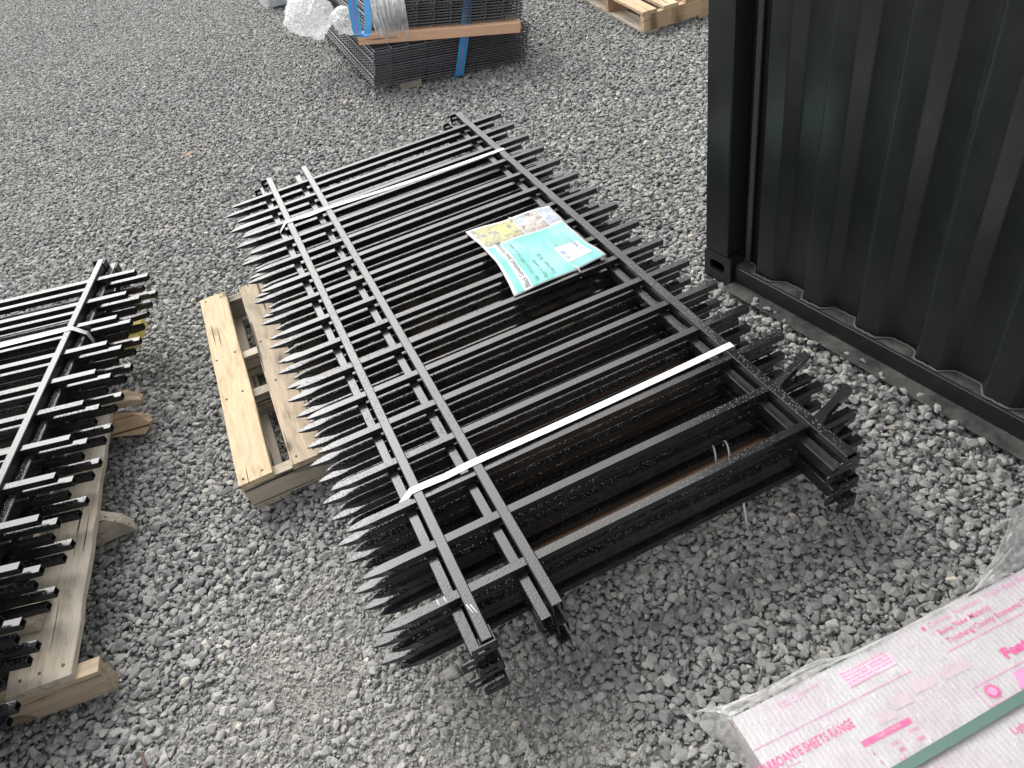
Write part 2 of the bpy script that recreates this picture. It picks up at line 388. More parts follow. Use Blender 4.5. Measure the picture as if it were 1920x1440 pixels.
# the pale stones heaped against the container's foot, and one large stone by the panel ends
hp = RNG.uniform((1.02, -.15), (1.33, .80), (420, 2)); wx = 1.272 - .15*(hp[:, 1]-.65); hp = hp[(hp[:, 0] < wx) & (hp[:, 0] > wx-.17)]
layer(hp, .008, .0135, .020, .004, .024, .75, .4, .85, 1, 0)
big1 = np.array([[-.082, .128]]); layer(big1, .040, .041, .042, -.014, -.013, .8, .5, .55, 1, 0)
P = np.concatenate([p[0] for p in parts]); SCL = np.concatenate([p[1] for p in parts]); ROT = np.concatenate([p[2] for p in parts])
TI = np.concatenate([p[3] for p in parts]); DU = np.concatenate([p[4] for p in parts]); n = len(P)
me = bpy.data.meshes.new('gravel'); me.vertices.add(n); me.vertices.foreach_set('co', P.astype(np.float32).ravel())
for nm, ty, key, arr in (('scl', 'FLOAT_VECTOR', 'vector', SCL), ('rot', 'FLOAT_VECTOR', 'vector', ROT), ('tint', 'FLOAT', 'value', TI), ('dust', 'FLOAT', 'value', DU)):
    a = me.attributes.new(nm, ty, 'POINT'); a.data.foreach_set(key, arr.astype(np.float32).ravel())
me.update()
gravel = obj('gravel', me); gravel['kind'] = 'stuff'; tag(gravel, 'loose grey crushed stone gravel covering the whole yard', 'gravel')
ng = bpy.data.node_groups.new('scatter_stones', 'GeometryNodeTree')
ng.interface.new_socket('Geometry', in_out='INPUT', socket_type='NodeSocketGeometry'); ng.interface.new_socket('Geometry', in_out='OUTPUT', socket_type='NodeSocketGeometry')
gi = ng.nodes.new('NodeGroupInput'); go = ng.nodes.new('NodeGroupOutput'); m2p = ng.nodes.new('GeometryNodeMeshToPoints'); iop = ng.nodes.new('GeometryNodeInstanceOnPoints')
ci = ng.nodes.new('GeometryNodeCollectionInfo'); ci.inputs['Collection'].default_value = stones; ci.inputs['Separate Children'].default_value = True; ci.inputs['Reset Children'].default_value = True
ar = ng.nodes.new('GeometryNodeInputNamedAttribute'); ar.data_type = 'FLOAT_VECTOR'; ar.inputs['Name'].default_value = 'rot'
asx = ng.nodes.new('GeometryNodeInputNamedAttribute'); asx.data_type = 'FLOAT_VECTOR'; asx.inputs['Name'].default_value = 'scl'
e2r = ng.nodes.new('FunctionNodeEulerToRotation'); rv = ng.nodes.new('FunctionNodeRandomValue'); rv.data_type = 'INT'
rv.inputs[4].default_value = 0; rv.inputs[5].default_value = 15
K = ng.links.new
K(gi.outputs[0], m2p.inputs['Mesh']); K(m2p.outputs[0], iop.inputs['Points']); K(ci.outputs[0], iop.inputs['Instance']); iop.inputs['Pick Instance'].default_value = True
K(rv.outputs[2], iop.inputs['Instance Index']); K(ar.outputs[0], e2r.inputs[0]); K(e2r.outputs[0], iop.inputs['Rotation']); K(asx.outputs[0], iop.inputs['Scale']); K(iop.outputs[0], go.inputs[0])
md = gravel.modifiers.new('scatter', 'NODES'); md.node_group = ng

# ================================================================== CONTAINER
wdir = Vector((.150, -.9887, 0)); wnrm = Vector((-.9887, -.150, 0))       # along the wall (towards -y), outward
CO = Vector((1.221, 1.035, 0)); yaw = math.atan2(wdir.y, wdir.x)
HC = 2.3; LC = 2.45; DC = 1.95
# local frame: x along wall, y INTO the container (left-handed free: y = -outward), z up
cont = thing('shipping_container', 'tall black corrugated steel container standing on the gravel', 'container', (CO.x, CO.y, 0), yaw)
# with rz = yaw local +x = wdir, local +y = (-wdir.y, wdir.x) = (.9887,.15) = inward
bm = bmesh.new(); add_box(bm, (.052, .05, .11+(HC-.22)/2), (.098, .10, HC-.22), bev=.004); obj('corner_post', mesh_from(bm, 'corner_post', M_CONT), cont)
def casting(name, x, y, z, mirror=False):
    bm = bmesh.new(); w, h, d = .118, .11, .115; 
    def rr(cx, cz, hx, hz, r, n=5):
        pts = []
        for (sx, sz, a0) in ((1, 1, 0), (-1, 1, 90), (-1, -1, 180), (1, -1, 270)):
            for i in range(n): 
                a = math.radians(a0 + 90*i/(n-1)); pts.append((cx + sx*(hx-r) + r*math.cos(a), cz + sz*(hz-r) + r*math.sin(a)))
        return pts
    def loop(pts, yv): 
        v = [bm.verts.new((px, yv, pz)) for px, pz in pts]; return v, [bm.edges.new((v[i], v[(i+1) % len(v)])) for i in range(len(v))]
    o, eo = loop(rr(w/2, h/2, w/2, h/2, .012), 0); i_, ei = loop(rr(w/2, h/2+.004, .034, .019, .016), 0)
    bmesh.ops.triangle_fill(bm, use_beauty=True, edges=eo+ei)
    fr = list(bm.faces); r = bmesh.ops.extrude_face_region(bm, geom=fr); bmesh.ops.translate(bm, verts=[g for g in r['geom'] if isinstance(g, bmesh.types.BMVert)], vec=(0, .012, 0))
    add_box(bm, (.006, d/2+.006, h/2), (.012, d-.012, h-.01)); add_box(bm, (w/2, d/2+.006, h-.008), (w-.002, d-.014, .012)); add_box(bm, (w/2, d/2+.006, .008), (w-.002, d-.014, .012))
    add_box(bm, (w-.006, d/2+.006, h/2), (.011, d-.013, h-.012))
    if mirror: bmesh.ops.scale(bm, vec=(-1, 1, 1), verts=bm.verts)
    return obj(name, mesh_from(bm, name, M_CONT), cont, (x, y, z))
casting('corner_casting', 0, 0, 0); casting('corner_casting', 0, 0, HC-.11); casting('corner_casting', LC, 0, 0, True)
bm = bmesh.new(); add_box(bm, (LC-.052, .05, HC/2), (.098, .10, HC-.22), bev=.004); obj('corner_post', mesh_from(bm, 'corner_post', M_CONT), cont)
# recessed bottom rail: web, flange and dusty top ledge
RS = .016   # set back behind the casting front
bm = bmesh.new(); add_box(bm, (LC/2, RS+.004, .049), (LC-.24, .008, .058), bev=.002); obj('bottom_rail', mesh_from(bm, 'bottom_rail', M_CONT), cont)
bm = bmesh.new(); add_box(bm, (LC/2, RS-.024, .017), (LC-.24, .056, .006), bev=.002); obj('rail_flange', mesh_from(bm, 'rail_flange', M_DUSTY), cont)
bm = bmesh.new(); add_box(bm, (LC/2, RS+.041, .0765), (LC-.24, .066, .005)); obj('rail_ledge', mesh_from(bm, 'rail_ledge', M_DUSTY), cont)
# corrugated side sheet
prof = []; x = .105; prof.append((x, RS+.052)); x += .055; prof.append((x, RS+.052)); x += .012
ybk, yfr = RS+.047, RS+.015
prof.append((x, ybk))
seq = [('out', .023), ('f', .066), ('in', .030), ('b', .071)]
prof[-1] = (x, ybk)
while x < LC-.30:
    x += .024; prof.append((x, yfr)); x += .066; prof.append((x, yfr)); x += .030; prof.append((x, ybk)); x += .070; prof.append((x, ybk))
prof.append((LC-.10, ybk))
def extrude_profile(name, prof, z0, z1, mat, bevel_r=.0045):
    pts = []
    for i, p in enumerate(prof):          # round every fold
        if 0 < i < len(prof)-1:
            a = Vector((*prof[i-1], 0)); b = Vector((*p, 0)); c = Vector((*prof[i+1], 0)); d0 = (a-b).normalized(); d1 = (c-b).normalized()
            r = min(bevel_r, (a-b).length*.3, (c-b).length*.3)
            for k in (0, .25, .5, .75, 1): pts.append((b + d0*r*(1-k)**2 + d1*r*k**2)[:2])
        else: pts.append(p)
    vs = []; nz = 6
    for j in range(nz+1):
        z = z0 + (z1-z0)*j/nz
        for q, (px, py) in enumerate(pts): vs.append((px, py + .0025*math.sin(z*3.1+px*4)+.002*math.sin(px*11+z*1.7), z))
    m = len(pts); fs = [(j*m+i, j*m+i+1, (j+1)*m+i+1, (j+1)*m+i) for j in range(nz) for i in range(m-1)]
    return pyd(name, vs, fs, mat, True)
obj('corrugated_wall', extrude_profile('corrugated_wall', prof, .079, HC-.05, M_CONT), cont)
# welding bead along the foot of the corrugation
pts = [Vector((px, py-.004, .081)) for px, py in prof if px > .1 and px < 1.9]; dense = []
for a, b in zip(pts, pts[1:]):
    k = max(1, int((b-a).length/.008))
    for i in range(k): dense.append(a.lerp(b, i/k) + Vector((random.uniform(-.0015, .0015), random.uniform(-.0025, .0015), random.uniform(-.001, .0015))))
bm = bmesh.new(); tube(bm, dense, .0035, 5); obj('weld_bead', mesh_from(bm, 'weld_bead', plain('ash_weld', (.11, .105, .10), .7), True), cont)
bm = bmesh.new(); add_box(bm, (.137, RS+.043, 1.16), (.017, .006, 2.14)); obj('sealant_strip', mesh_from(bm, 'sealant_strip', M_SEAL), cont)
bm = bmesh.new(); add_box(bm, (LC/2, RS+.02, HC-.05), (LC-.24, .05, .09), bev=.004); obj('top_rail', mesh_from(bm, 'top_rail', M_CONT), cont)
bm = bmesh.new(); add_box(bm, (LC/2, DC/2+.04, HC-.02), (LC-.02, DC-.08, .03)); obj('roof', mesh_from(bm, 'roof', M_CONT), cont)
bm = bmesh.new(); add_box(bm, (.03, DC/2+.04, HC/2+.04), (.03, DC-.10, HC-.12)); obj('end_wall', mesh_from(bm, 'end_wall', M_CONT), cont)
bm = bmesh.new(); add_box(bm, (LC-.03, DC/2+.04, HC/2+.04), (.03, DC-.10, HC-.12)); obj('end_wall', mesh_from(bm, 'end_wall', M_CONT), cont)
bm = bmesh.new(); add_box(bm, (LC/2, DC-.02, HC/2+.04), (LC-.08, .03, HC-.12)); obj('back_wall', mesh_from(bm, 'back_wall', M_CONT), cont)
bm = bmesh.new(); add_box(bm, (LC/2, DC/2+.06, .066), (LC-.06, DC-.16, .012)); obj('floor_pan', mesh_from(bm, 'floor_pan', M_CONT), cont)

# ================================================================== PALLETS
def nails(o_parent, pts, z):
    for x, y in pts:
        bm = bmesh.new(); r = bmesh.ops.create_cone(bm, cap_ends=True, segments=7, radius1=.0042, radius2=.0038, depth=.002)
        obj('nail', mesh_from(bm, 'nail', M_NAIL), o_parent, (x+random.uniform(-.006, .006), y+random.uniform(-.004, .004), z))
def stringer(name, x0, x1, y, w, z0, z1, mat, parent, notches=((.15, .38), (.62, .85)), nh=.036):
    L = x1-x0; pts = [(x0, z1), (x0, z0)]
    for a, b in notches:
        xa, xb = x0+L*a, x0+L*b
        pts += [(xa, z0), (xa+.006, z0+nh*.55), (xa+.022, z0+nh*.92), (xa+.034, z0+nh), (xb-.034, z0+nh), (xb-.022, z0+nh*.92), (xb-.006, z0+nh*.55), (xb, z0)]
    pts += [(x1, z0), (x1, z1)]
    bm = bmesh.new(); cx, cz = (x0+x1)/2, (z0+z1)/2
    f = [bm.verts.new((px-cx, -w/2, pz-cz)) for px, pz in pts]; b = [bm.verts.new((px-cx, w/2, pz-cz)) for px, pz in pts]
    f1 = bm.faces.new(f); f2 = bm.faces.new(b[::-1]); n = len(pts)
    for i in range(n): bm.faces.new((f[i], b[i], b[(i+1) % n], f[(i+1) % n]))
    bmesh.ops.triangulate(bm, faces=[f1, f2])
    return obj(name, mesh_from(bm, name, mat), parent, (cx, y, cz))

# pallet under the pack of panels (origin at its near left corner; deck boards run along y, bearers along x)
pal = thing('wooden_pallet', 'worn tan wooden pallet under the pack of fence panels beside the container', 'pallet', (-.407, .846, 0), math.radians(-.4), 'wooden pallets')
for bx, bw, mt in ((.0, .097, M_WOODY), (.148, .098, M_WOOD), (.262, .095, M_WOOD), (.385, .097, M_WOOD), (.505, .092, M_WOOD), (.62, .097, M_WOODF), (.74, .097, M_WOOD), (.862, .097, M_WOOD), (.985, .097, M_WOOD), (1.112, .108, M_WOOD)):
    board('deck_board', (bx+bw/2, -.002+random.uniform(-.008, .004), .1075), (bx+bw/2, 1.02+random.uniform(-.006, .006), .1075), bw, .019, mt, pal)
for sy in (.020, .395, .615, .995): stringer('stringer', .004, 1.22, sy, .038, .017, .098, M_WOODG, pal, notches=((.235, .45), (.62, .85)))
for bx, bw in ((.01, .10), (.19, .12), (.56, .10), (.9, .10), (1.11, .10)): board('bottom_board', (bx+bw/2, .004, .0085), (bx+bw/2, 1.015, .0085), bw, .017, M_WOODG, pal)
nails(pal, [(.02, .02), (.075, .025), (.018, .39), (.07, .40), (.02, .61), (.075, .62), (.02, 1.0), (.07, .995), (.165, .02), (.22, .022), (.17, .39), (.225, .61), (.17, .62), (.22, .40)], .1178)

# the left pallet, under the other pack
a = math.radians(-6.7)
lp = thing('wooden_pallet', 'weathered grey wooden pallet with splintered bearer ends under the second pack', 'pallet', (-.841, .476, 0), a, 'wooden pallets')
# local: y along the deck boards, x to the right; the outer edge of the first board is x=0
for k, (bx, bw, mt) in enumerate(((-.153, .153, M_WOODG), (-.30, .10, M_WOOD), (-.43, .10, M_WOODG), (-.56, .10, M_WOOD), (-.70, .11, M_WOODG), (-.84, .11, M_WOODG), (-.98, .11, M_WOODG), (-1.13, .12, M_WOODG))):
    board('deck_board', (bx+bw/2, 0, .115), (bx+bw/2, .985 if k == 0 else 1.01, .115), bw-.003, .020, mt, lp, jag=.003, cuts=14)
stringer('stringer', -1.16, .045, .018, .040, .016, .105, M_WOOD, lp)
stringer('stringer', -1.16, -.03, .50, .040, .016, .105, M_WOOD, lp); stringer('stringer', -1.16, -.02, .96, .040, .016, .105, M_WOOD, lp)
for bx in (-1.1, -.62): board('bottom_board', (bx, .0, .008), (bx, 1.0, .008), .10, .016, M_WOODG, lp)
# split pieces of the bearers sticking out
def chunk(name, pts, t, mat, parent, loc, rot):
    bm = bmesh.new(); f = [bm.verts.new((x, -t/2, z)) for x, z in pts]; b = [bm.verts.new((x+random.uniform(-.004, .004), t/2, z+random.uniform(-.004, .004))) for x, z in pts]; n = len(pts)
    bm.faces.new(f); bm.faces.new(b[::-1])
    for i in range(n): bm.faces.new((f[i], b[i], b[(i+1) % n], f[(i+1) % n]))
    return obj(name, mesh_from(bm, name, mat), parent, loc, rot)
chunk('stringer_end', [(-.06, .0), (.066, 0), (.062, .012), (.045, .045), (.018, .075), (.002, .086), (-.06, .086)], .038, M_WOODG, lp, (-.012, .505, .016), (0, 0, .1))
chunk('splintered_end', [(-.07, .02), (.055, -.006), (.072, .012), (.078, .028), (.066, .043), (.06, .058), (.02, .075), (-.07, .085)], .055, M_WOODF, lp, (0.005, .915, .022), (-.5, .1, .05))
chunk('split_board', [(-.05, 0), (.05, 0), (.056, .02), (.02, .055), (-.05, .055)], .016, M_WOODF, lp, (.015, 1.025, .06), (0.1, 0, -.1))
chunk('broken_slat', [(-.06, 0), (.058, -.008), (.064, .004), (.03, .014), (-.06, .012)], .05, M_WOOD, lp, (.01, .985, .108), (0, .3, .35))
nails(lp, [(-.03, .03), (-.075, .03), (-.125, .03), (-.05, .50), (-.10, .505), (-.06, .93)], .1258)

# pallet far off, right
fp = thing('wooden_pallet', 'clean pale pine pallet standing empty beyond the container', 'pallet', (2.301, 3.171, 0), math.radians(-4.8), 'wooden pallets')
for k in range(9):
    bx = -.004 + k*.135
    board('deck_board', (bx+.046, .0, .115), (bx+.046, 1.0, .115), .092, .019, M_WOODY if k % 3 else M_WOODF, fp)
for sy in (.020, .50, .98): stringer('stringer', .0, 1.2, sy, .040, .017, .105, M_WOODF, fp, notches=())
for k, bx in enumerate((.0, .35, .75, 1.1)): board('bottom_board', (bx+.05, 0, .0085), (bx+.05, 1.0, .0085), .098, .017, M_WOODF if k else M_WOODG, fp)

# ================================================================== FENCE PANELS
RH, RW, RL = .036, .024, 2.347; STEP = .029
def rail_mesh():
    t = .0022; P = [(0, 0), (0, RH-.002), (.002, RH), (RW-.002, RH), (RW, RH-.002), (RW, 0), (RW-t, 0), (RW-t, RH-t), (t, RH-t), (t, 0)]
    bm = bmesh.new(); a = [bm.verts.new((x, 0, z)) for x, z in P]; b = [bm.verts.new((x, RL, z)) for x, z in P]; n = len(P)
    for i in range(n): bm.faces.new((a[i], a[(i+1) % n], b[(i+1) % n], b[i]))
    for q in (a, b):
        for ids in ((0, 1, 8, 9), (1, 2, 3, 4, 7, 8), (4, 5, 6, 7)): bm.faces.new([q[k] for k in ids])
    return mesh_from(bm, 'rail', M_BLACK)
def lug_mesh(mir):
    bm = bmesh.new(); x0, x1, z0, z1 = -.025, .0262, .001, .0335; r = .008
    def arc(cx, cz, a0, a1, n=4): return [(cx + r*math.cos(math.radians(a0+(a1-a0)*i/(n-1))), cz + r*math.sin(math.radians(a0+(a1-a0)*i/(n-1)))) for i in range(n)]
    outer = [(x1, z0), (x1, z1)] + arc(x0+r, z1-r, 90, 180) + arc(x0+r, z0+r, 180, 270)
    sx0, sx1, zc, rr = -.013, .009, .017, .0036
    inner = [(sx1+rr*math.cos(math.radians(t)), zc+rr*math.sin(math.radians(t))) for t in range(-90, 91, 30)] + [(sx0+rr*math.cos(math.radians(t)), zc+rr*math.sin(math.radians(t))) for t in range(90, 271, 30)]
    es = []
    for L in (outer, inner):
        v = [bm.verts.new((x, -.0085, z)) for x, z in L]; es += [bm.edges.new((v[i], v[(i+1) % len(v)])) for i in range(len(v))]
    bmesh.ops.triangle_fill(bm, use_beauty=True, edges=es)
    rg = bmesh.ops.extrude_face_region(bm, geom=list(bm.faces)); bmesh.ops.translate(bm, verts=[g for g in rg['geom'] if isinstance(g, bmesh.types.BMVert)], vec=(0, .0028, 0))
    add_box(bm, (.0256, .0105, .0172), (.0028, .038, .0325), bev=.0006)
    if mir: bmesh.ops.scale(bm, vec=(1, -1, 1), verts=bm.verts)
    return mesh_from(bm, 'bracket', M_BLACK)
PW = .0182; PX0, PX1 = -.088, 1.013; PZ0 = .0098; PZC = PZ0 + PW/2
def picket_mesh(bend=0.0, side=0.0, spear=True):
    bm = bmesh.new(); h = PW/2; rows = []
    def sec(x, c, m, dz=0, dy=0):      # 8 points: corners at c, mid sides at m
        pts = [(c, c), (0, m), (-c, c), (-m, 0), (-c, -c), (0, -m), (c, -c), (m, 0)]
        return [bm.verts.new((x, y+dy, z+dz)) for y, z in pts]
    if spear:
        for u, cy, zt, zb, m in ((1, .03, .50, .40, .03), (.92, .30, .70, .20, .10), (.78, .62, .86, -.10, .18), (.55, .92, .95, -.50, .30), (.35, 1.06, .99, -.80, .52), (.15, 1.05, 1.0, -.96, .84)):
            x = PX0 - .082*u; Y = cy*h; q = m*h; zm = (zt+zb)/2*h
            rows.append([bm.verts.new((x, y, z)) for y, z in ((Y, zt*h), (0, zt*h), (-Y, zt*h), (-q, zm), (-Y, zb*h), (0, zb*h), (Y, zb*h), (q, zm))])
    rows.append(sec(PX0, h, h))
    xs_ = [.2, .5, .8] + ([.882, .892] if bend or side else []) + [PX1]
    for x in xs_:
        k = max(0, x-.885); rows.append(sec(x - (k*.06 if bend else 0), h, h, dz=k*bend, dy=k*side))
    for a, b in zip(rows, rows[1:]):
        for i in range(8): bm.faces.new((a[i], a[(i+1) % 8], b[(i+1) % 8], b[i]))
    if spear: bm.faces.new(rows[0])
    # open tube end
    e = rows[-1]; inner = [bm.verts.new(v.co + Vector((0, -(v.co.y - sum(q.co.y for q in e)/8)*.17, -(v.co.z - sum(q.co.z for q in e)/8)*.17))) for v in e]
    deep = [bm.verts.new(v.co + Vector((-.03, 0, -.03*bend))) for v in inner]
    for i in range(8):
        j = (i+1) % 8; bm.faces.new((e[i], e[j], inner[j], inner[i])); bm.faces.new((inner[i], inner[j], deep[j], deep[i]))
    bm.faces.new(deep)
    for v in bm.verts: v.co.y *= 1.10
    # soft chamfer on the four long edges
    le = [ed for ed in bm.edges if abs(ed.verts[0].co.x-ed.verts[1].co.x) > .05 and ed.calc_face_angle(0) > .8]
    bmesh.ops.bevel(bm, geom=le, offset=.0013, segments=2, affect='EDGES')
    return mesh_from(bm, 'picket', M_BLACK)
RAIL, LUGN, LUGF = rail_mesh(), lug_mesh(False), lug_mesh(True)
PICK, PICKB, PICKB2 = picket_mesh(), picket_mesh(.06, .25), picket_mesh(.05, .29)
PICKS = picket_mesh(-.02, .16)
def fence_panel(label, loc, rz, group, bent={}, jit=.0012):
    t = thing('fence_panel', label, 'fence panel', loc, rz, group)
    for i, rx in enumerate((0, .150, .853)):
        r = obj('rail', RAIL, t, (rx, 0, 0))
        if i != 1: obj('bracket', LUGN, r, (0, 0, 0)); obj('bracket', LUGF, r, (0, RL, 0))
    for k in range(16):
        obj('picket', bent.get(k, PICK), t, (random.uniform(-jit, jit), .125+.1398*k, PZC), (random.uniform(-.02, .02), 0, random.uniform(-jit, jit)))
    return t
ORD = ['topmost', 'second from the top', 'third from the top', 'fourth from the top', 'lowest']
offs = [(0, 0), (-.0285, -.001), (-.001, -.011), (-.029, -.007), (-.004, -.016)]
yaws = [0, .004, .0004, .002, -.0006]
G1 = 'fence panels in the pack beside the container'
for i, (dx, dy) in enumerate(offs):
    extra = ' with two bent picket ends' if i == 0 else ''
    bent = {0: PICKB, 1: PICKB2} if i == 0 else ({0: PICKS} if i == 2 else {})
    fence_panel('black fence panel%s, %s of the pack by the container' % (extra, ORD[i]), (dx, dy, .27-RH-STEP*i), yaws[i], G1, bent)
TOP = bpy.data.objects['fence_panel']
M_CHALK = plain('white_scuff', (.55, .55, .54), .8)
for (x0, y0, x1, y1, z) in ((.004, .088, .010, .064, RH+.0006), (.011, .084, .017, .060, RH+.0006), (-.045, .134, -.043, .118, PZ0+PW+.0006), (-.030, .132, -.028, .118, PZ0+PW+.0006)):
    d_ = Vector((x1-x0, y1-y0)).normalized(); n_ = Vector((-d_.y, d_.x))*.0016
    obj('scuff_mark', pyd('scuff_mark', [(x0-n_.x, y0-n_.y, z), (x1-n_.x*.4, y1-n_.y*.4, z), (x1+n_.x*.4, y1+n_.y*.4, z), (x0+n_.x, y0+n_.y, z)], [(0, 1, 2, 3)], M_CHALK), TOP)
LA = math.radians(-14.8); LO = (-2.108+.012, .019)
G2 = 'fence panels in the pack on the weathered pallet'
offs2 = [(0, 0), (.030, .003), (.004, -.014), (.038, -.022), (.006, -.034)]
for i, (dx, dy) in enumerate(offs2):
    wx = LO[0] + dx*math.cos(LA) - dy*math.sin(LA); wy = LO[1] + dx*math.sin(LA) + dy*math.cos(LA)
    fence_panel('black fence panel, %s of the pack on the weathered pallet' % ORD[i], (wx, wy, .305-RH-STEP*i), LA, G2, {14: PICKS} if i == 3 else {})

# ------------------------------------------------------------------ white strapping bands
def band(label, y0, y1, zt, zb, xl=-.003, xr=.880, origin=None, rz=0, left_step=True):
    ys = lambda x: y0 + (y1-y0)*(x-xl)/(xr-xl)
    P = [(xl-.031, ys(xl), zb), (xl-.0315, ys(xl), zt-.0285), (xl-.028, ys(xl), zt-.0255), (xl-.001, ys(xl), zt-.002), (xl+.002, ys(xl), zt+.0008)]
    P += [(x, ys(x), zt+.0008 - (.0035 if .03 < x < .14 else 0) - (.004*math.sin((x-.18)/.67*math.pi) if .18 < x < .85 else 0)) for x in (.012, .03, .085, .14, .16, .18, .35, .52, .70, .85, .865)]
    P += [(xr-.001, ys(xr), zt+.0006), (xr+.0015, ys(xr), zt-.002), (xr+.002, ys(xr), zb)]
    o = bpy.data.objects.new('strapping_band', ribbon('strapping_band', P, (0, 1, 0), .0200, .0009, M_STRAP))
    if origin: o.location = origin; o.rotation_euler = (0, 0, rz)
    link(o); return tag(o, label, 'strap', 'white strapping bands')
band('white plastic strapping band nearer the bent picket ends', .424, .430, .2706, .15)
band('white plastic strapping band beyond the teal product sheet', 1.915, 1.874, .2706, .15)
# band over the left pack, wrapping down over the second panel's rail
def lp_(x, y, z): return (LO[0] + x*math.cos(LA) - y*math.sin(LA), LO[1] + x*math.sin(LA) + y*math.cos(LA), z)
yb = 1.918
P = [lp_(x, yb, z) for x, z in ((-.1, .3057), (.3, .302), (.6, .302), (.85, .3060), (.874, .3064), (.879, .305), (.9085, .2795), (.9115, .277), (.9135, .22), (.9135, .17))]
o = bpy.data.objects.new('strapping_band', ribbon('strapping_band', P, (math.sin(-LA), math.cos(LA), 0), .0185, .0009, M_STRAP)); link(o)
tag(o, 'white plastic strapping band around the pack on the weathered grey pallet', 'strap', 'white strapping bands')

# ------------------------------------------------------------------ timber bearers under the near end of the pack, cable ties
board('timber_bearer', (.16, .228, .058), (.862, .233, .058), .045, .116, M_TAN); o = bpy.data.objects['timber_bearer']; tag(o, 'fresh tan timber bearer under the panel ends by the bent pickets', 'timber', 'timber bearers')
o = board('timber_bearer', (.14, .438, .058), (.862, .443, .058), .030, .116, M_TAN); tag(o, 'fresh tan timber bearer under the panels below the white band', 'timber', 'timber bearers')
def tie(label, pts, r=.0024):
    o = bpy.data.objects.new('cable_tie', tube_mesh('cable_tie', pts, r, M_ZIP, 6)); link(o); return tag(o, label, 'cable tie', 'white cable ties')
def loop_pts(c, rx, rz, a0, a1, n=12, axis=(1, 0)):
    return [(c[0] + axis[0]*rx*math.cos(math.radians(a0+(a1-a0)*i/n)), c[1] + axis[1]*rx*math.cos(math.radians(a0+(a1-a0)*i/n)), c[2] + rz*math.sin(math.radians(a0+(a1-a0)*i/n))) for i in range(n+1)]
tie('white cable tie looped round a lower picket above the tan bearer, farther from the brackets', loop_pts((.690, .238, .150), .020, .024, -20, 185, axis=(.35, .94)))
tie('white cable tie looped round a lower picket above the tan bearer, nearer the brackets', loop_pts((.722, .232, .150), .022, .026, -20, 185, axis=(.3, .95)))
tie('long white cable tie tail hanging down from the lowest panel', [(.676, .122, .15), (.683, .112, .11), (.687, .105, .06), (.690, .098, .01)], .0026)

# ------------------------------------------------------------------ product sheet on the panels
SHC = [Vector((.510, .968)), Vector((.827, .975)), Vector((.823, 1.362)), Vector((.524, 1.398))]     # near-left, near-right, far-right, far-left
SW, SLn = .300, .420
def sheet(u, v, lift=0.0):
    """u along the sheet (0 near .. .42 far), v across (0 left .. .30 right)"""
    a, b = u/SLn, v/SW
    p = (SHC[0]*(1-b) + SHC[1]*b)*(1-a) + (SHC[3]*(1-b) + SHC[2]*b)*a
    p = p + Vector((.020*math.sin(math.pi*a)*(1-b)**2 - .010*math.sin(math.pi*a)*b*b, 0))
    z = .2645 + .004*math.sin(a*math.pi*3.1+.4)**2 + .006*(b**3)*(1-a) + .012*max(0, a-.66)*(1 if b > .5 else .4) + .004*math.sin(b*5+a*4)**2
    return Vector((p.x, p.y, z + lift))
def sheet_patch(name, u0, u1, v0, v1, lift, mat, parent, nu=None, nv=None):
    nu = nu or max(1, int((u1-u0)/.012)); nv = nv or max(1, int((v1-v0)/.012))
    vs = [sheet(u0+(u1-u0)*i/nu, v0+(v1-v0)*j/nv, lift) - Vector(SHB) for i in range(nu+1) for j in range(nv+1)]; m = nv+1
    fs = [(i*m+j, i*m+j+1, (i+1)*m+j+1, (i+1)*m+j) for i in range(nu) for j in range(nv)]
    return obj(name, pyd(name, vs, fs, mat, True), parent)
SHB = (.66, 1.17, .262)
sh = thing('product_sheet', 'laminated teal product sheet with text and photos on the fence panels', 'sign', SHB)
sp_ = sheet_patch('paper', 0, SLn, 0, SW, 0, M_PAPER, sh)
md = sp_.modifiers.new('thick', 'SOLIDIFY'); md.thickness = .0008; md.offset = -1
L1, L2, L3, L4 = .0005, .0009, .0013, .0017
sheet_patch('teal_field', .006, .283, .010, .292, L1, M_TEAL, sh)
sheet_patch('title_band', .003, .283, .034, .062, L2, M_PAPER, sh)
sheet_patch('garden_photo', .292, .412, .012, .158, L1, M_PH1, sh); sheet_patch('fence_in_photo', .318, .392, .085, .128, L2, M_YFENCE, sh)
sheet_patch('road_photo', .292, .412, .162, .250, L1, M_PH2, sh); sheet_patch('sky_in_photo', .345, .408, .164, .198, L2, M_PH3, sh); sheet_patch('house_photo', .300, .412, .253, .294, L1, M_PH3, sh)
def sheet_text(name, body, u, v, size, mat, bold=0, lift=L3, flip=False):
    me = text_mesh(name, body, size, mat, bold)
    for vt in me.vertices:
        tx, ty = vt.co.x, vt.co.y
        vt.co = sheet(u + tx, v - ty, lift) - Vector(SHB) if not flip else sheet(u - tx, v + ty, lift) - Vector(SHB)
    obj(name, me, sh)
sheet_text('title_text', 'Black Galvanized Steel Fencing', .010, .057, .0232, M_INK, .0002)
sheet_text('spec_text', '·Size 7.7FT (L) x 3.9FT (H) per panel', .016, .090, .0168, M_INKG)
sheet_text('spec_text', '·Pack of 5 panels', .016, .118, .0180, M_INKG)
sheet_text('spec_text', '·Total length: 38.5F', .016, .146, .0180, M_INKG)
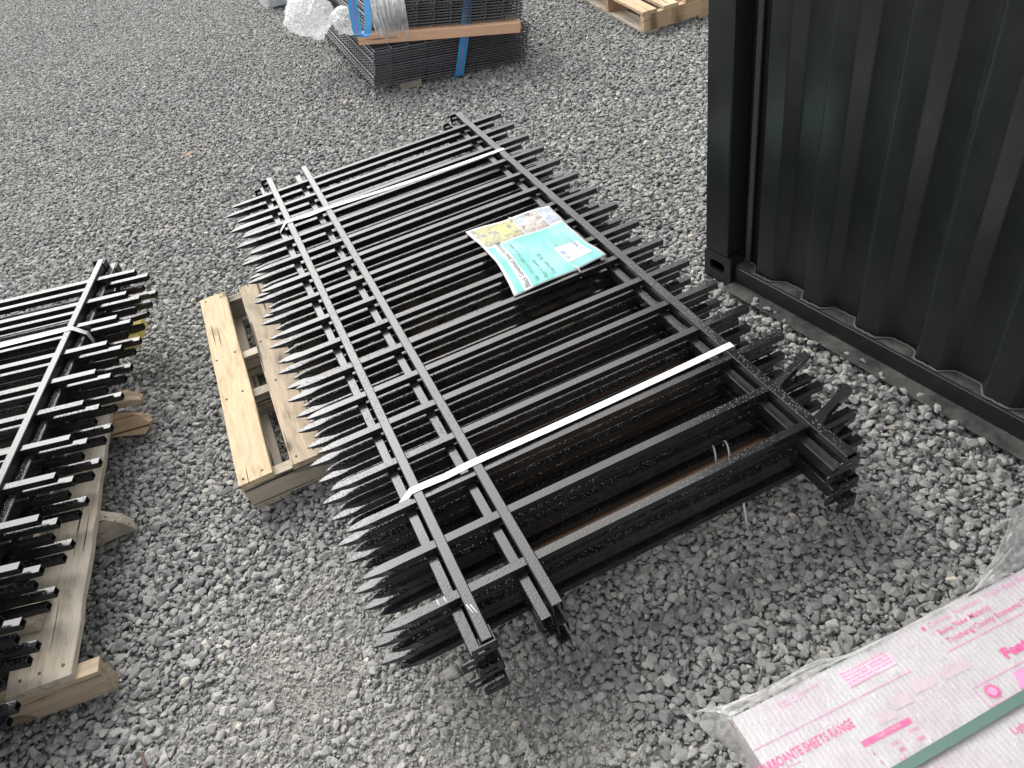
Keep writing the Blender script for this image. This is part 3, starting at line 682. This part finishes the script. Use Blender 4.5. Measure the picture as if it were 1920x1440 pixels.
def sheet_line(name, u0, v0, u1, v1, w, mat, lift=L2):
    n = max(1, int(math.hypot(u1-u0, v1-v0)/.02)); d = Vector((u1-u0, v1-v0)).normalized(); nn = Vector((-d.y, d.x))*w/2
    vs = []; 
    for i in range(n+1):
        c = Vector((u0+(u1-u0)*i/n, v0+(v1-v0)*i/n)); vs += [sheet(c.x+nn.x, c.y+nn.y, lift)-Vector(SHB), sheet(c.x-nn.x, c.y-nn.y, lift)-Vector(SHB)]
    return vs, [(2*i, 2*i+1, 2*i+3, 2*i+2) for i in range(n)]
V, F = [], []
for (u0, v0, u1, v1) in [(.032, .183, .222, .183), (.035, .206, .237, .212), (.04, .262, .237, .262)] + [(.045+k*.0135, .196, .045+k*.0135, .275) for k in range(14)]:
    a_, b_ = sheet_line('x', u0, v0, u1, v1, .0012, M_INKG); F += [tuple(i+len(V) for i in f) for f in b_]; V += a_
obj('fence_drawing', pyd('fence_drawing', V, F, M_INKG), sh)
sheet_patch('lot_sticker', .043, .148, .196, .278, L3, M_PAPER, sh)
sheet_text('handwriting', 'RT 103', .062, .216, .019, M_INKB, .0004, L4); sheet_text('handwriting', 'C  W/O', .085, .270, .018, M_INKB, .0003, L4)
V, F = [], []
for q in ((.05, .226, .145, .226), (.10, .226, .10, .276), (.05, .25, .145, .25)):
    a_, b_ = sheet_line('x', *q, .0006, M_PINKL, L4); F += [tuple(i+len(V) for i in f) for f in b_]; V += a_
obj('sticker_lines', pyd('sticker_lines', V, F, M_PINKL), sh)
a_ = sheet(.405, .155, 0); b_ = sheet(.004, .205, 0)
tie('white cable tie holding the far edge of the product sheet', loop_pts((a_.x, a_.y+.004, a_.z-.004), .012, .012, -40, 220, axis=(.1, .99)), .0022)
tie('white cable tie with a tail holding the near edge of the product sheet', [(b_.x-.004, b_.y+.012, b_.z+.002), (b_.x-.001, b_.y, b_.z+.005), (b_.x, b_.y-.012, b_.z), (b_.x+.002, b_.y-.016, b_.z-.016), (b_.x-.003, b_.y-.022, b_.z-.022)], .0028)
# sheet on the left pack (only its corner is in the picture)
SHL = lp_(.70, .98, .298)
sl_ = thing('product_sheet', 'pale laminated product sheet on the pack over the weathered grey pallet', 'sign', SHL, LA)
vs = [(-.27+.30*i/6, -.2+.42*j/8, .002+.003*math.sin(i*1.1)+.004*math.sin(j*.9)**2) for i in range(7) for j in range(9)]
o = obj('paper', pyd('paper', vs, [(i*9+j, (i+1)*9+j, (i+1)*9+j+1, i*9+j+1) for i in range(6) for j in range(8)], M_PAPER, True), sl_)
o.modifiers.new('thick', 'SOLIDIFY').thickness = .0008
vs2 = [(x*.93, y*.95+.002, z+.0008) for x, y, z in vs]
obj('photo_print', pyd('photo_print', vs2, [(i*9+j, (i+1)*9+j, (i+1)*9+j+1, i*9+j+1) for i in range(6) for j in range(8)], M_PH3, True), sl_)
# yellow foam wedge between the left panels and their pallet
bm = bmesh.new(); add_box(bm, (0, 0, 0), (.30, .125, .036), bev=.003)
for v in bm.verts: v.co += Vector((random.uniform(-.005, .005), random.uniform(-.006, .006), random.uniform(-.002, .002)))
o = bpy.data.objects.new('foam_block', mesh_from(bm, 'foam_block', M_YELLOW)); o.location = (-.752, 1.795, .143); o.rotation_euler = (0, 0, math.radians(-12)); link(o)
tag(o, 'yellow foam block wedged between the black pickets and the weathered pallet', 'foam block')
bm = bmesh.new(); add_box(bm, (0, 0, 0), (.30, .09, .036), bev=.003); o = bpy.data.objects.new('timber_bearer', mesh_from(bm, 'timber_bearer', M_WOODG)); o.location = (-1.05, .72, .143); o.rotation_euler = (0, 0, LA); link(o)
tag(o, 'grey timber packer under the pack on the weathered grey pallet', 'timber', 'timber bearers')

# ================================================================== WELDED MESH PANELS
def mesh_panel_mesh(name, A, B, na, nb, r, overh=.012):
    bm = bmesh.new()
    A = Vector(A); B = Vector(B)
    for i in range(nb+1):
        p = B*(i/nb); tube(bm, [p - A.normalized()*overh, p + A + A.normalized()*overh], r, 4)
    for i in range(na+1):
        p = A*(i/na) + Vector((0, 0, r*1.7)); tube(bm, [p - B.normalized()*overh, p + B + B.normalized()*overh], r, 4)
    return mesh_from(bm, name, M_WIRE)
SPAT = ['topmost', 'second', 'third', 'fourth', 'fifth', 'sixth', 'seventh', 'eighth', 'ninth', 'tenth', 'eleventh', 'twelfth', 'thirteenth', 'fourteenth', 'fifteenth', 'sixteenth']
NL = Vector((.78, 3.60, .045)); NR = Vector((1.625, 3.385, .004)); FD = Vector((.03, 1.9, .0))
ml = mesh_panel_mesh('mesh_panel', NR-NL, FD, 9, 34, .0036); NLOW = 15
for i in range(NLOW):
    k = NLOW-1-i
    o = bpy.data.objects.new('mesh_panel', ml); o.location = NL + Vector((.0035*i+random.uniform(-.004, .004), random.uniform(-.006, .006)-.0016*i, .0135*i)); o.rotation_euler = (0, 0, random.uniform(-.002, .002)); link(o)
    tag(o, 'black welded wire mesh panel, %s in the pile below the tan timber' % (SPAT[k] if k else 'topmost'), 'mesh panel', 'wire mesh panels piled below the tan timber')
UL = Vector((.845, 3.705, .318)); UR = Vector((1.605, 3.30, .262))
mu = mesh_panel_mesh('mesh_panel', UR-UL, (.06, 1.8, 0), 9, 34, .0036); NUP = 14
for i in range(NUP):
    k = NUP-1-i
    o = bpy.data.objects.new('mesh_panel', mu); o.location = UL + Vector((.005*i+random.uniform(-.004, .004), random.uniform(-.006, .006), .0135*i)); o.rotation_euler = (0, 0, random.uniform(-.002, .002)); link(o)
    tag(o, 'black welded wire mesh panel, %s in the pile above the tan timber' % (SPAT[k] if k else 'topmost'), 'mesh panel', 'wire mesh panels piled above the tan timber')
o = board('timber_bearer', (.803, 3.735, .284), (1.60, 3.30, .224), .085, .052, M_TAN); tag(o, 'smooth tan timber separating the two piles of wire mesh panels', 'timber', 'timber bearers')
for (px, py, lab) in ((.98, 3.60, 'short dark timber support under the near edge of the mesh panel pile'), (1.0, 5.2, 'short dark timber support under the far end of the mesh panel pile')):
    o = board('timber_support', (px-.05, py, .018), (px+.07, py-.03, .018), .09, .038, M_WOODG); tag(o, lab, 'timber', 'timber bearers')
# blue ratchet webbing over the piles
A0 = Vector((1.245, 3.455, .012)); wv = (NR-NL).normalized()
P = [A0 + Vector((.0, .08, -.006)), A0 + Vector((.0, .01, -.004)), A0, A0 + Vector((.035, -.014, .10)), A0 + Vector((.07, -.024, .20)), A0 + Vector((.085, -.02, .235)), A0 + Vector((.125, .0, .33)), A0 + Vector((.18, .012, .46)), A0 + Vector((.182, .04, .475)), A0 + Vector((.19, .5, .475)), A0 + Vector((.20, 1.6, .475))]
bl = thing('lashing_strap', 'blue lashing strap pulled tight over the wire mesh panel piles', 'strap', tuple(A0), 0, 'blue lashing straps')
def loc_(Q): return [Vector(q) - A0 for q in Q]
obj('webbing', ribbon('webbing', loc_(P), tuple(wv), .052, .0022, M_BLUE), bl)
nrm = Vector((-.25, -.96, .1)).normalized()
obj('centre_stripe', ribbon('centre_stripe', [q + nrm*.0016 for q in loc_(P[2:8])], tuple(wv), .006, .0012, M_PURPLE), bl)
Bq = Vector((.79, 3.60, .33))
P2 = [Vector(q) for q in ((.835, 3.76, .62), (.815, 3.70, .52), (.790, 3.63, .435), (.772, 3.575, .375), (.768, 3.55, .352), (.785, 3.53, .342), (.810, 3.525, .352), (.835, 3.535, .40), (.862, 3.575, .48), (.890, 3.62, .57), (.905, 3.66, .64))]
W2 = [Vector(q) for q in ((.95, -.3, .05), (.95, -.3, .05), (.93, -.3, .0), (.85, -.45, -.1), (.75, -.6, -.1), (.65, -.75, -.05), (.6, -.8, 0), (.55, -.8, .1), (.5, -.85, .1), (.5, -.85, .1), (.5, -.85, .1))]
b2 = thing('lashing_strap', 'slack blue lashing strap end hanging in a loop at the mesh pile corner', 'strap', tuple(Bq), 0, 'blue lashing straps')
obj('webbing', ribbon('webbing', [q-Bq for q in P2], W2, .052, .0024, M_BLUE), b2)
up_ = [q-Bq + Vector((-.0004, -.0018, .0012)) for q in P2[:5]]
obj('centre_stripe', ribbon('centre_stripe', up_, W2[:5], .006, .0012, M_PURPLE), b2)

# crumpled clear wrap hanging on the piles
def crumple(name, label, c, axes, seed, droop=0.3, tris=(150, 90), rough=1.0, cut=-.6):
    nu, nv = tris; vs = []; 
    for j in range(nv+1):
        th = math.pi*j/nv
        for i in range(nu):
            ph = 2*math.pi*i/nu; d = Vector((math.sin(th)*math.cos(ph), math.sin(th)*math.sin(ph), math.cos(th)))
            q = d*2.2 + Vector((seed, seed*.7, -seed)); n1 = noise.fractal(q*.8, 1.0, 2.0, 3)
            qq = Vector((q.x*2.6 + q.z*.8, q.y*2.6, q.z*.7)) + Vector((n1, n1, 0))*.8
            r1 = 1-abs(noise.noise(qq))*2; r2 = 1-abs(noise.noise(qq*2.3+Vector((3, 1, 9))))*2; r3 = 1-abs(noise.noise(qq*5.1))*2
            r = .82 + .18*n1 + .10*r1 + .06*r2 + .025*r3
            p = d*r; p.z -= droop*max(0, -p.z)*(.5+.5*math.sin(ph*3))
            vs.append((p.x*axes[0], p.y*axes[1], p.z*axes[2]))
    fs = [(j*nu+i, j*nu+(i+1) % nu, (j+1)*nu+(i+1) % nu, (j+1)*nu+i) for j in range(nv) for i in range(nu)]
    o = obj(name, pyd(name, vs, fs, M_FILM, True), None, c); return tag(o, label, 'plastic wrap', 'crumpled clear plastic wrap')
crumple('plastic_wrap', 'large crumpled clump of clear plastic wrap hanging off the mesh pile side', (.655, 4.33, .33), (.15, .17, .115), 3.1)
crumple('plastic_wrap', 'small crumpled clump of clear plastic wrap beside the slack blue strap', (.80, 4.02, .325), (.075, .13, .07), 9.4)
def drape(label, P0, P1, drop, seed, mat):
    """film hanging from the line P0-P1, folds running down"""
    P0 = Vector(P0); P1 = Vector(P1); nu, nv = 60, 22; vs = []
    nr = (P1-P0).cross(Vector((0, 0, 1))).normalized()
    for i in range(nu+1):
        a_ = i/nu; hem = drop*(.86 + .22*noise.noise(Vector((a_*5, seed, 0))) + .06*noise.noise(Vector((a_*21, seed, 3))))
        for j in range(nv+1):
            b_ = j/nv; fold = noise.noise(Vector((a_*17 + .4*b_, b_*1.3, seed)))*.020 + noise.noise(Vector((a_*38, b_*4, seed+5)))*.009
            p = P0.lerp(P1, a_*(1-.12*b_)+.05*b_) + nr*(.022 + fold*(.5+b_) + .015*b_) + Vector((0, 0, -hem*b_)); vs.append(p - P0)
    m = nv+1; fs = [(i*m+j, i*m+j+1, (i+1)*m+j+1, (i+1)*m+j) for i in range(nu) for j in range(nv)]
    o = obj('plastic_wrap', pyd('plastic_wrap', vs, fs, mat, True), None, P0); return tag(o, label, 'plastic wrap', 'crumpled clear plastic wrap')
drape('torn sheet of clear plastic wrap draped over the tan timber', (.885, 3.665, .53), (1.075, 3.565, .52), .265, 2.2, M_FILM)

# galvanised section at the top of the picture
gs = thing('galvanised_section', 'pale galvanised steel box section lying wrapped in film beyond the mesh piles', 'steel section', (.612, 6.19, 0), math.radians(-22))
bm = bmesh.new(); add_box(bm, (.16, .8, .09), (.30, 1.6, .16), bev=.006); obj('steel_body', mesh_from(bm, 'steel_body', M_GALV), gs)
vs = []; 
for i in range(15):
    for j in range(8):
        y = 1.4*i/14; z = .17*j/7; vs.append((-.02-.05*math.sin(z/.17*2.6)*(1+.3*math.sin(y*7)), y, .008+z))
obj('film_wrap', pyd('film_wrap', vs, [(i*8+j, i*8+j+1, (i+1)*8+j+1, (i+1)*8+j) for i in range(14) for j in range(7)], M_FILMS, True), gs)

# ================================================================== POLYCARBONATE PACK (near right)
PO = (.342, -.305, 0); PR = math.radians(-2.4)
pk = thing('sheet_pack', 'film wrapped pack of white polycarbonate sheets printed in pink', 'sheet pack', PO, PR)
PT = .18; PL, PD = 1.9, .66; TH = .052
for k in range(6):      # the single sheets of the pack
    bm = bmesh.new(); add_box(bm, (PL/2+random.uniform(-.002, .002), -PD/2+random.uniform(-.002, .002), PT-TH+TH*(k+.5)/6), (PL, PD, TH/6-.0008))
    mm = mesh_from(bm, 'sheet', M_POLY if k == 5 else M_POLYS); obj('sheet', mm, pk)
def pl(x, y, z):      # world -> pack local
    dx, dy = x-PO[0], y-PO[1]; c, s_ = math.cos(-PR), math.sin(-PR); return (dx*c - dy*s_, dx*s_ + dy*c, z)
def ptext(name, body, x, y, size, mat, bold=0, width=None, lift=.0006, tilt=0.0):
    me = text_mesh(name, body, size, mat, bold); X, Y, Z = pl(x, y, PT+lift)
    if width:
        w = max(v.co.x for v in me.vertices); k = width/w
        for v in me.vertices: v.co.x *= k
    obj(name, me, pk, (X, Y, Z), (0, 0, tilt))
def pquad(name, pts, mat, lift=.0004):
    vs = [pl(x, y, PT+lift) for x, y in pts]; obj(name, pyd(name, vs, [tuple(range(len(pts)))], mat), pk)
def pline(name, x0, y0, x1, y1, w, mat, lift=.0005): 
    d = Vector((x1-x0, y1-y0)).normalized(); n_ = Vector((-d.y, d.x))*w/2
    pquad(name, [(x0-n_.x, y0-n_.y), (x1-n_.x, y1-n_.y), (x1+n_.x, y1+n_.y), (x0+n_.x, y0+n_.y)], mat, lift)
ptext('heading_text', 'POLYCARBOANTE SHEETS RANGE', .290, -.404, .022, M_PINK, .0004, .225)
pline('rule', .342, -.366, .665, -.384, .0016, M_PINKM); pline('rule', .744, -.387, 1.3, -.412, .0016, M_PINKM); pline('rule', 1.0, -.36, 1.6, -.385, .0016, M_PINKM)
pquad('heading_bar', [(.503, -.437), (.600, -.442), (.600, -.452), (.503, -.447)], M_PINK); ptext('bar_text', 'THICKNESS', .53, -.4455, .007, M_POLY, 0, .05, .001)
pquad('notice_field', [(.553, -.327), (.655, -.337), (.655, -.362), (.553, -.359)], M_PINKL, .0003)
for k, b in enumerate(('film so as to prevent the surface', 'from scratches  sunscreen of', 'the construction   Strictly forbid', 'to use when tool when remove', 'the protective film')): ptext('notice_text', b, .555, -.334-.0062*k, .0068, M_PINK, 0, .095 if k < 4 else .06, .0006)
for k, b in enumerate(('mother, \'s appropriate action', 'and try exact a is.')): ptext('small_print', b, .425, -.325-.007*k, .0075, M_PINKM, 0, .085 if k == 0 else .055)
ptext('bullet_text', 'Ceiling, Partition, Trials And Exhibition Rooms', .751, -.338, .0125, M_PINKM, 0, .33); pquad('bullet', [(.738, -.331), (.745, -.331), (.745, -.338), (.738, -.338)], M_PINK)
ptext('bullet_text', 'Baike New Material', .757, -.358, .0150, M_PINK, .0001, .115); pquad('bullet', [(.747, -.349), (.750, -.349), (.750, -.352), (.747, -.352)], M_PINKM)
ptext('bullet_text', 'Tancheng County Economic Development Zone', .758, -.377, .0150, M_PINK, .0001, .285); pquad('bullet', [(.747, -.367), (.750, -.367), (.750, -.370), (.747, -.370)], M_PINKM)
ptext('heading_text', 'Features', .817, -.443, .024, M_PINK, .0012, .11)
for q in ((.727, -.455, 1.0, -.467), (.726, -.492, .727, -.455), (.726, -.492, 1.0, -.504)): pline('icon_frame', *q, .0014, M_PINKM)
pquad('icon_shape', [(.792, -.492), (.806, -.466), (.850, -.468), (.870, -.495)], M_PINKM, .0005)
vs = []
for k in range(36):
    r = .0155 if k % 2 else .0095; an = math.pi*k/18; vs.append((.751+r*math.cos(an), -.4735+r*math.sin(an)))
pquad('sun_icon', vs, M_PINK, .0006); pquad('sun_centre', [(.751+.0075*math.cos(k*.35), -.4735+.0075*math.sin(k*.35)) for k in range(18)], M_PINKM, .0009)
ptext('caption_text', 'Light Transmission', .722, -.541, .016, M_PINK, .0001, .13)
for (b, x, y) in (('4', .507, -.458), ('5', .508, -.474), ('6', .505, -.492), ('210', .543, -.461), ('980', .546, -.473), ('300', .537, -.486), ('1000', .582, -.474), ('2100', .583, -.458), ('1000', .570, -.525), ('980', .574, -.538)): ptext('table_figure', b, x, y-.006, .0085, M_PINK, 0)
for q in (((.34, -.41), (.40, -.415), (.40, -.4165), (.34, -.4115)), ): pquad('table_frame', q, M_PINKM)
for (x0, x1, y) in ((.59, .63, -.405), (.64, .69, -.40), (.70, .76, -.405), (.55, .585, -.412)): pquad('ghost_print', [(x0, y), (x1, y-.003), (x1, y-.022), (x0, y-.019)], plain('ghost_pink', (.54, .445, .49), .5), .0003)
# film: wrinkled top layer and loose skirt on the far edge
nu, nv = 110, 50; vs = []
for i in range(nu+1):
    for j in range(nv+1):
        x = -.004 + (PL*.6)*i/nu; y = .004 - (PD*.75)*j/nv
        w_ = noise.noise(Vector((x*9, y*22, 1.3))); rdg = (1-abs(noise.noise(Vector((x*16+y*10, y*30-x*9, 4.2)))))**6
        vs.append((x, y, PT+.0022+.0016*w_+.0035*rdg*max(0, noise.noise(Vector((x*4, y*5, 8)))+.25)))
m = nv+1; obj('film_cover', pyd('film_cover', vs, [(i*m+j, i*m+j+1, (i+1)*m+j+1, (i+1)*m+j) for i in range(nu) for j in range(nv)], M_FILMC, True), pk)
edge = [(-.045, .047), (0, .036), (.07, .028), (.14, .03), (.20, .028), (.25, .012), (.305, .004), (.45, .006), (.54, .012), (.60, .03), (.66, .06), (.70, .09), (.78, .08), (.95, .06)]
def eo(x):
    for (a_, b_), (c_, d_) in zip(edge, edge[1:]):
        if a_ <= x <= c_: return b_ + (d_-b_)*(x-a_)/(c_-a_)
    return edge[-1][1]
vs = []; nu, nv = 130, 12
for i in range(nu+1):
    x = -.045 + .995*i/nu
    for j in range(nv+1):
        b_ = j/nv; y = .003 + eo(x)*b_; xx = x if x > 0 else x*b_
        wr = noise.noise(Vector((x*14 + b_*2, b_*5, 2)))*.012 + (1-abs(noise.noise(Vector((x*9, b_*6, 7)))))**4*.010
        vs.append((xx, y, PT + .002 + wr*(.3+b_) + (.045*max(0, x-.58)/.12 if x < .7 else .045)*b_ - .040*b_*b_*(x < .58)))
m = nv+1; obj('film_skirt', pyd('film_skirt', vs, [(i*m+j, i*m+j+1, (i+1)*m+j+1, (i+1)*m+j) for i in range(nu) for j in range(nv)], M_FILMS, True), pk)
vs = []; nu, nv = 10, 40      # left end of the wrap
for j in range(nv+1):
    y = .045 - (PD+.03)*j/nv
    for i in range(nu+1):
        b_ = i/nu; bul = .022*max(0, 1-abs(y-.03)/.07) + .006*noise.noise(Vector((y*30, b_*4, 5)))
        vs.append((-.004-bul*(.4+b_)-.008*b_, y, PT+.003-.058*b_+.004*noise.noise(Vector((y*22, b_*3, 1)))))
m = nu+1; obj('film_end', pyd('film_end', vs, [(j*m+i, j*m+i+1, (j+1)*m+i+1, (j+1)*m+i) for j in range(nv) for i in range(nu)], M_FILMS, True), pk)
# green band
o = bpy.data.objects.new('strapping_band', ribbon('strapping_band', [(.22, -.4925, PT+.0075), (.50, -.4995, PT+.0062), (.66, -.5025, PT+.0070), (.78, -.504, PT+.0065), (1.6, -.52, PT+.0065)], (.02, 1, 0), .0165, .0010, M_GREEN)); link(o)
tag(o, 'flat green plastic strapping band across the pink printed sheet pack', 'strap')
# pallet that carries the pack
pp = thing('wooden_pallet', 'plain wooden pallet carrying the pink printed sheet pack', 'pallet', (PO[0]+.03, PO[1]-.03, 0), PR, 'wooden pallets')
for k in range(5): board('deck_board', (.01, -.05-k*.125, .119), (1.8, -.05-k*.125, .119), .10, .017, M_WOOD, pp)
for sx in (.05, .9, 1.75): board('stringer', (sx, .0, .055), (sx, -.60, .055), .045, .110, M_WOOD, pp)

# ================================================================== small litter
def leaf(label, x, y, L, rz, mat):
    vs = []; n_ = 6
    for i in range(n_+1):
        a_ = i/n_; w = math.sin(math.pi*min(1, a_*.95+.03))*L*.16
        for q in (-1, -.3, .3, 1): vs.append((L*(a_-.5), q*w, .010+.006*math.sin(a_*4)+abs(q)*.006))
    o = obj('dry_leaf', pyd('dry_leaf', vs, [(i*4+j, i*4+j+1, (i+1)*4+j+1, (i+1)*4+j) for i in range(n_) for j in range(3)], mat, True), None, (x, y, .006), (0, 0, rz)); tag(o, label, 'leaf')
leaf('small curled brown leaf on the gravel beyond the panels', -.302, 3.60, .10, .5, M_LEAF)
leaf('pale tan scrap of bark on the gravel below the mesh pile', .598, 3.61, .08, 1.0, plain('tan_bark', (.46, .36, .27), .8))
bm = bmesh.new(); tube(bm, [(-.755, .285, .010), (-.750, .268, .013), (-.748, .245, .012)], .0035, 5)
o = bpy.data.objects.new('twig', mesh_from(bm, 'twig', plain('twig_brown', (.12, .08, .055), .8))); link(o); tag(o, 'short brown twig lying on the dusty gravel', 'twig')
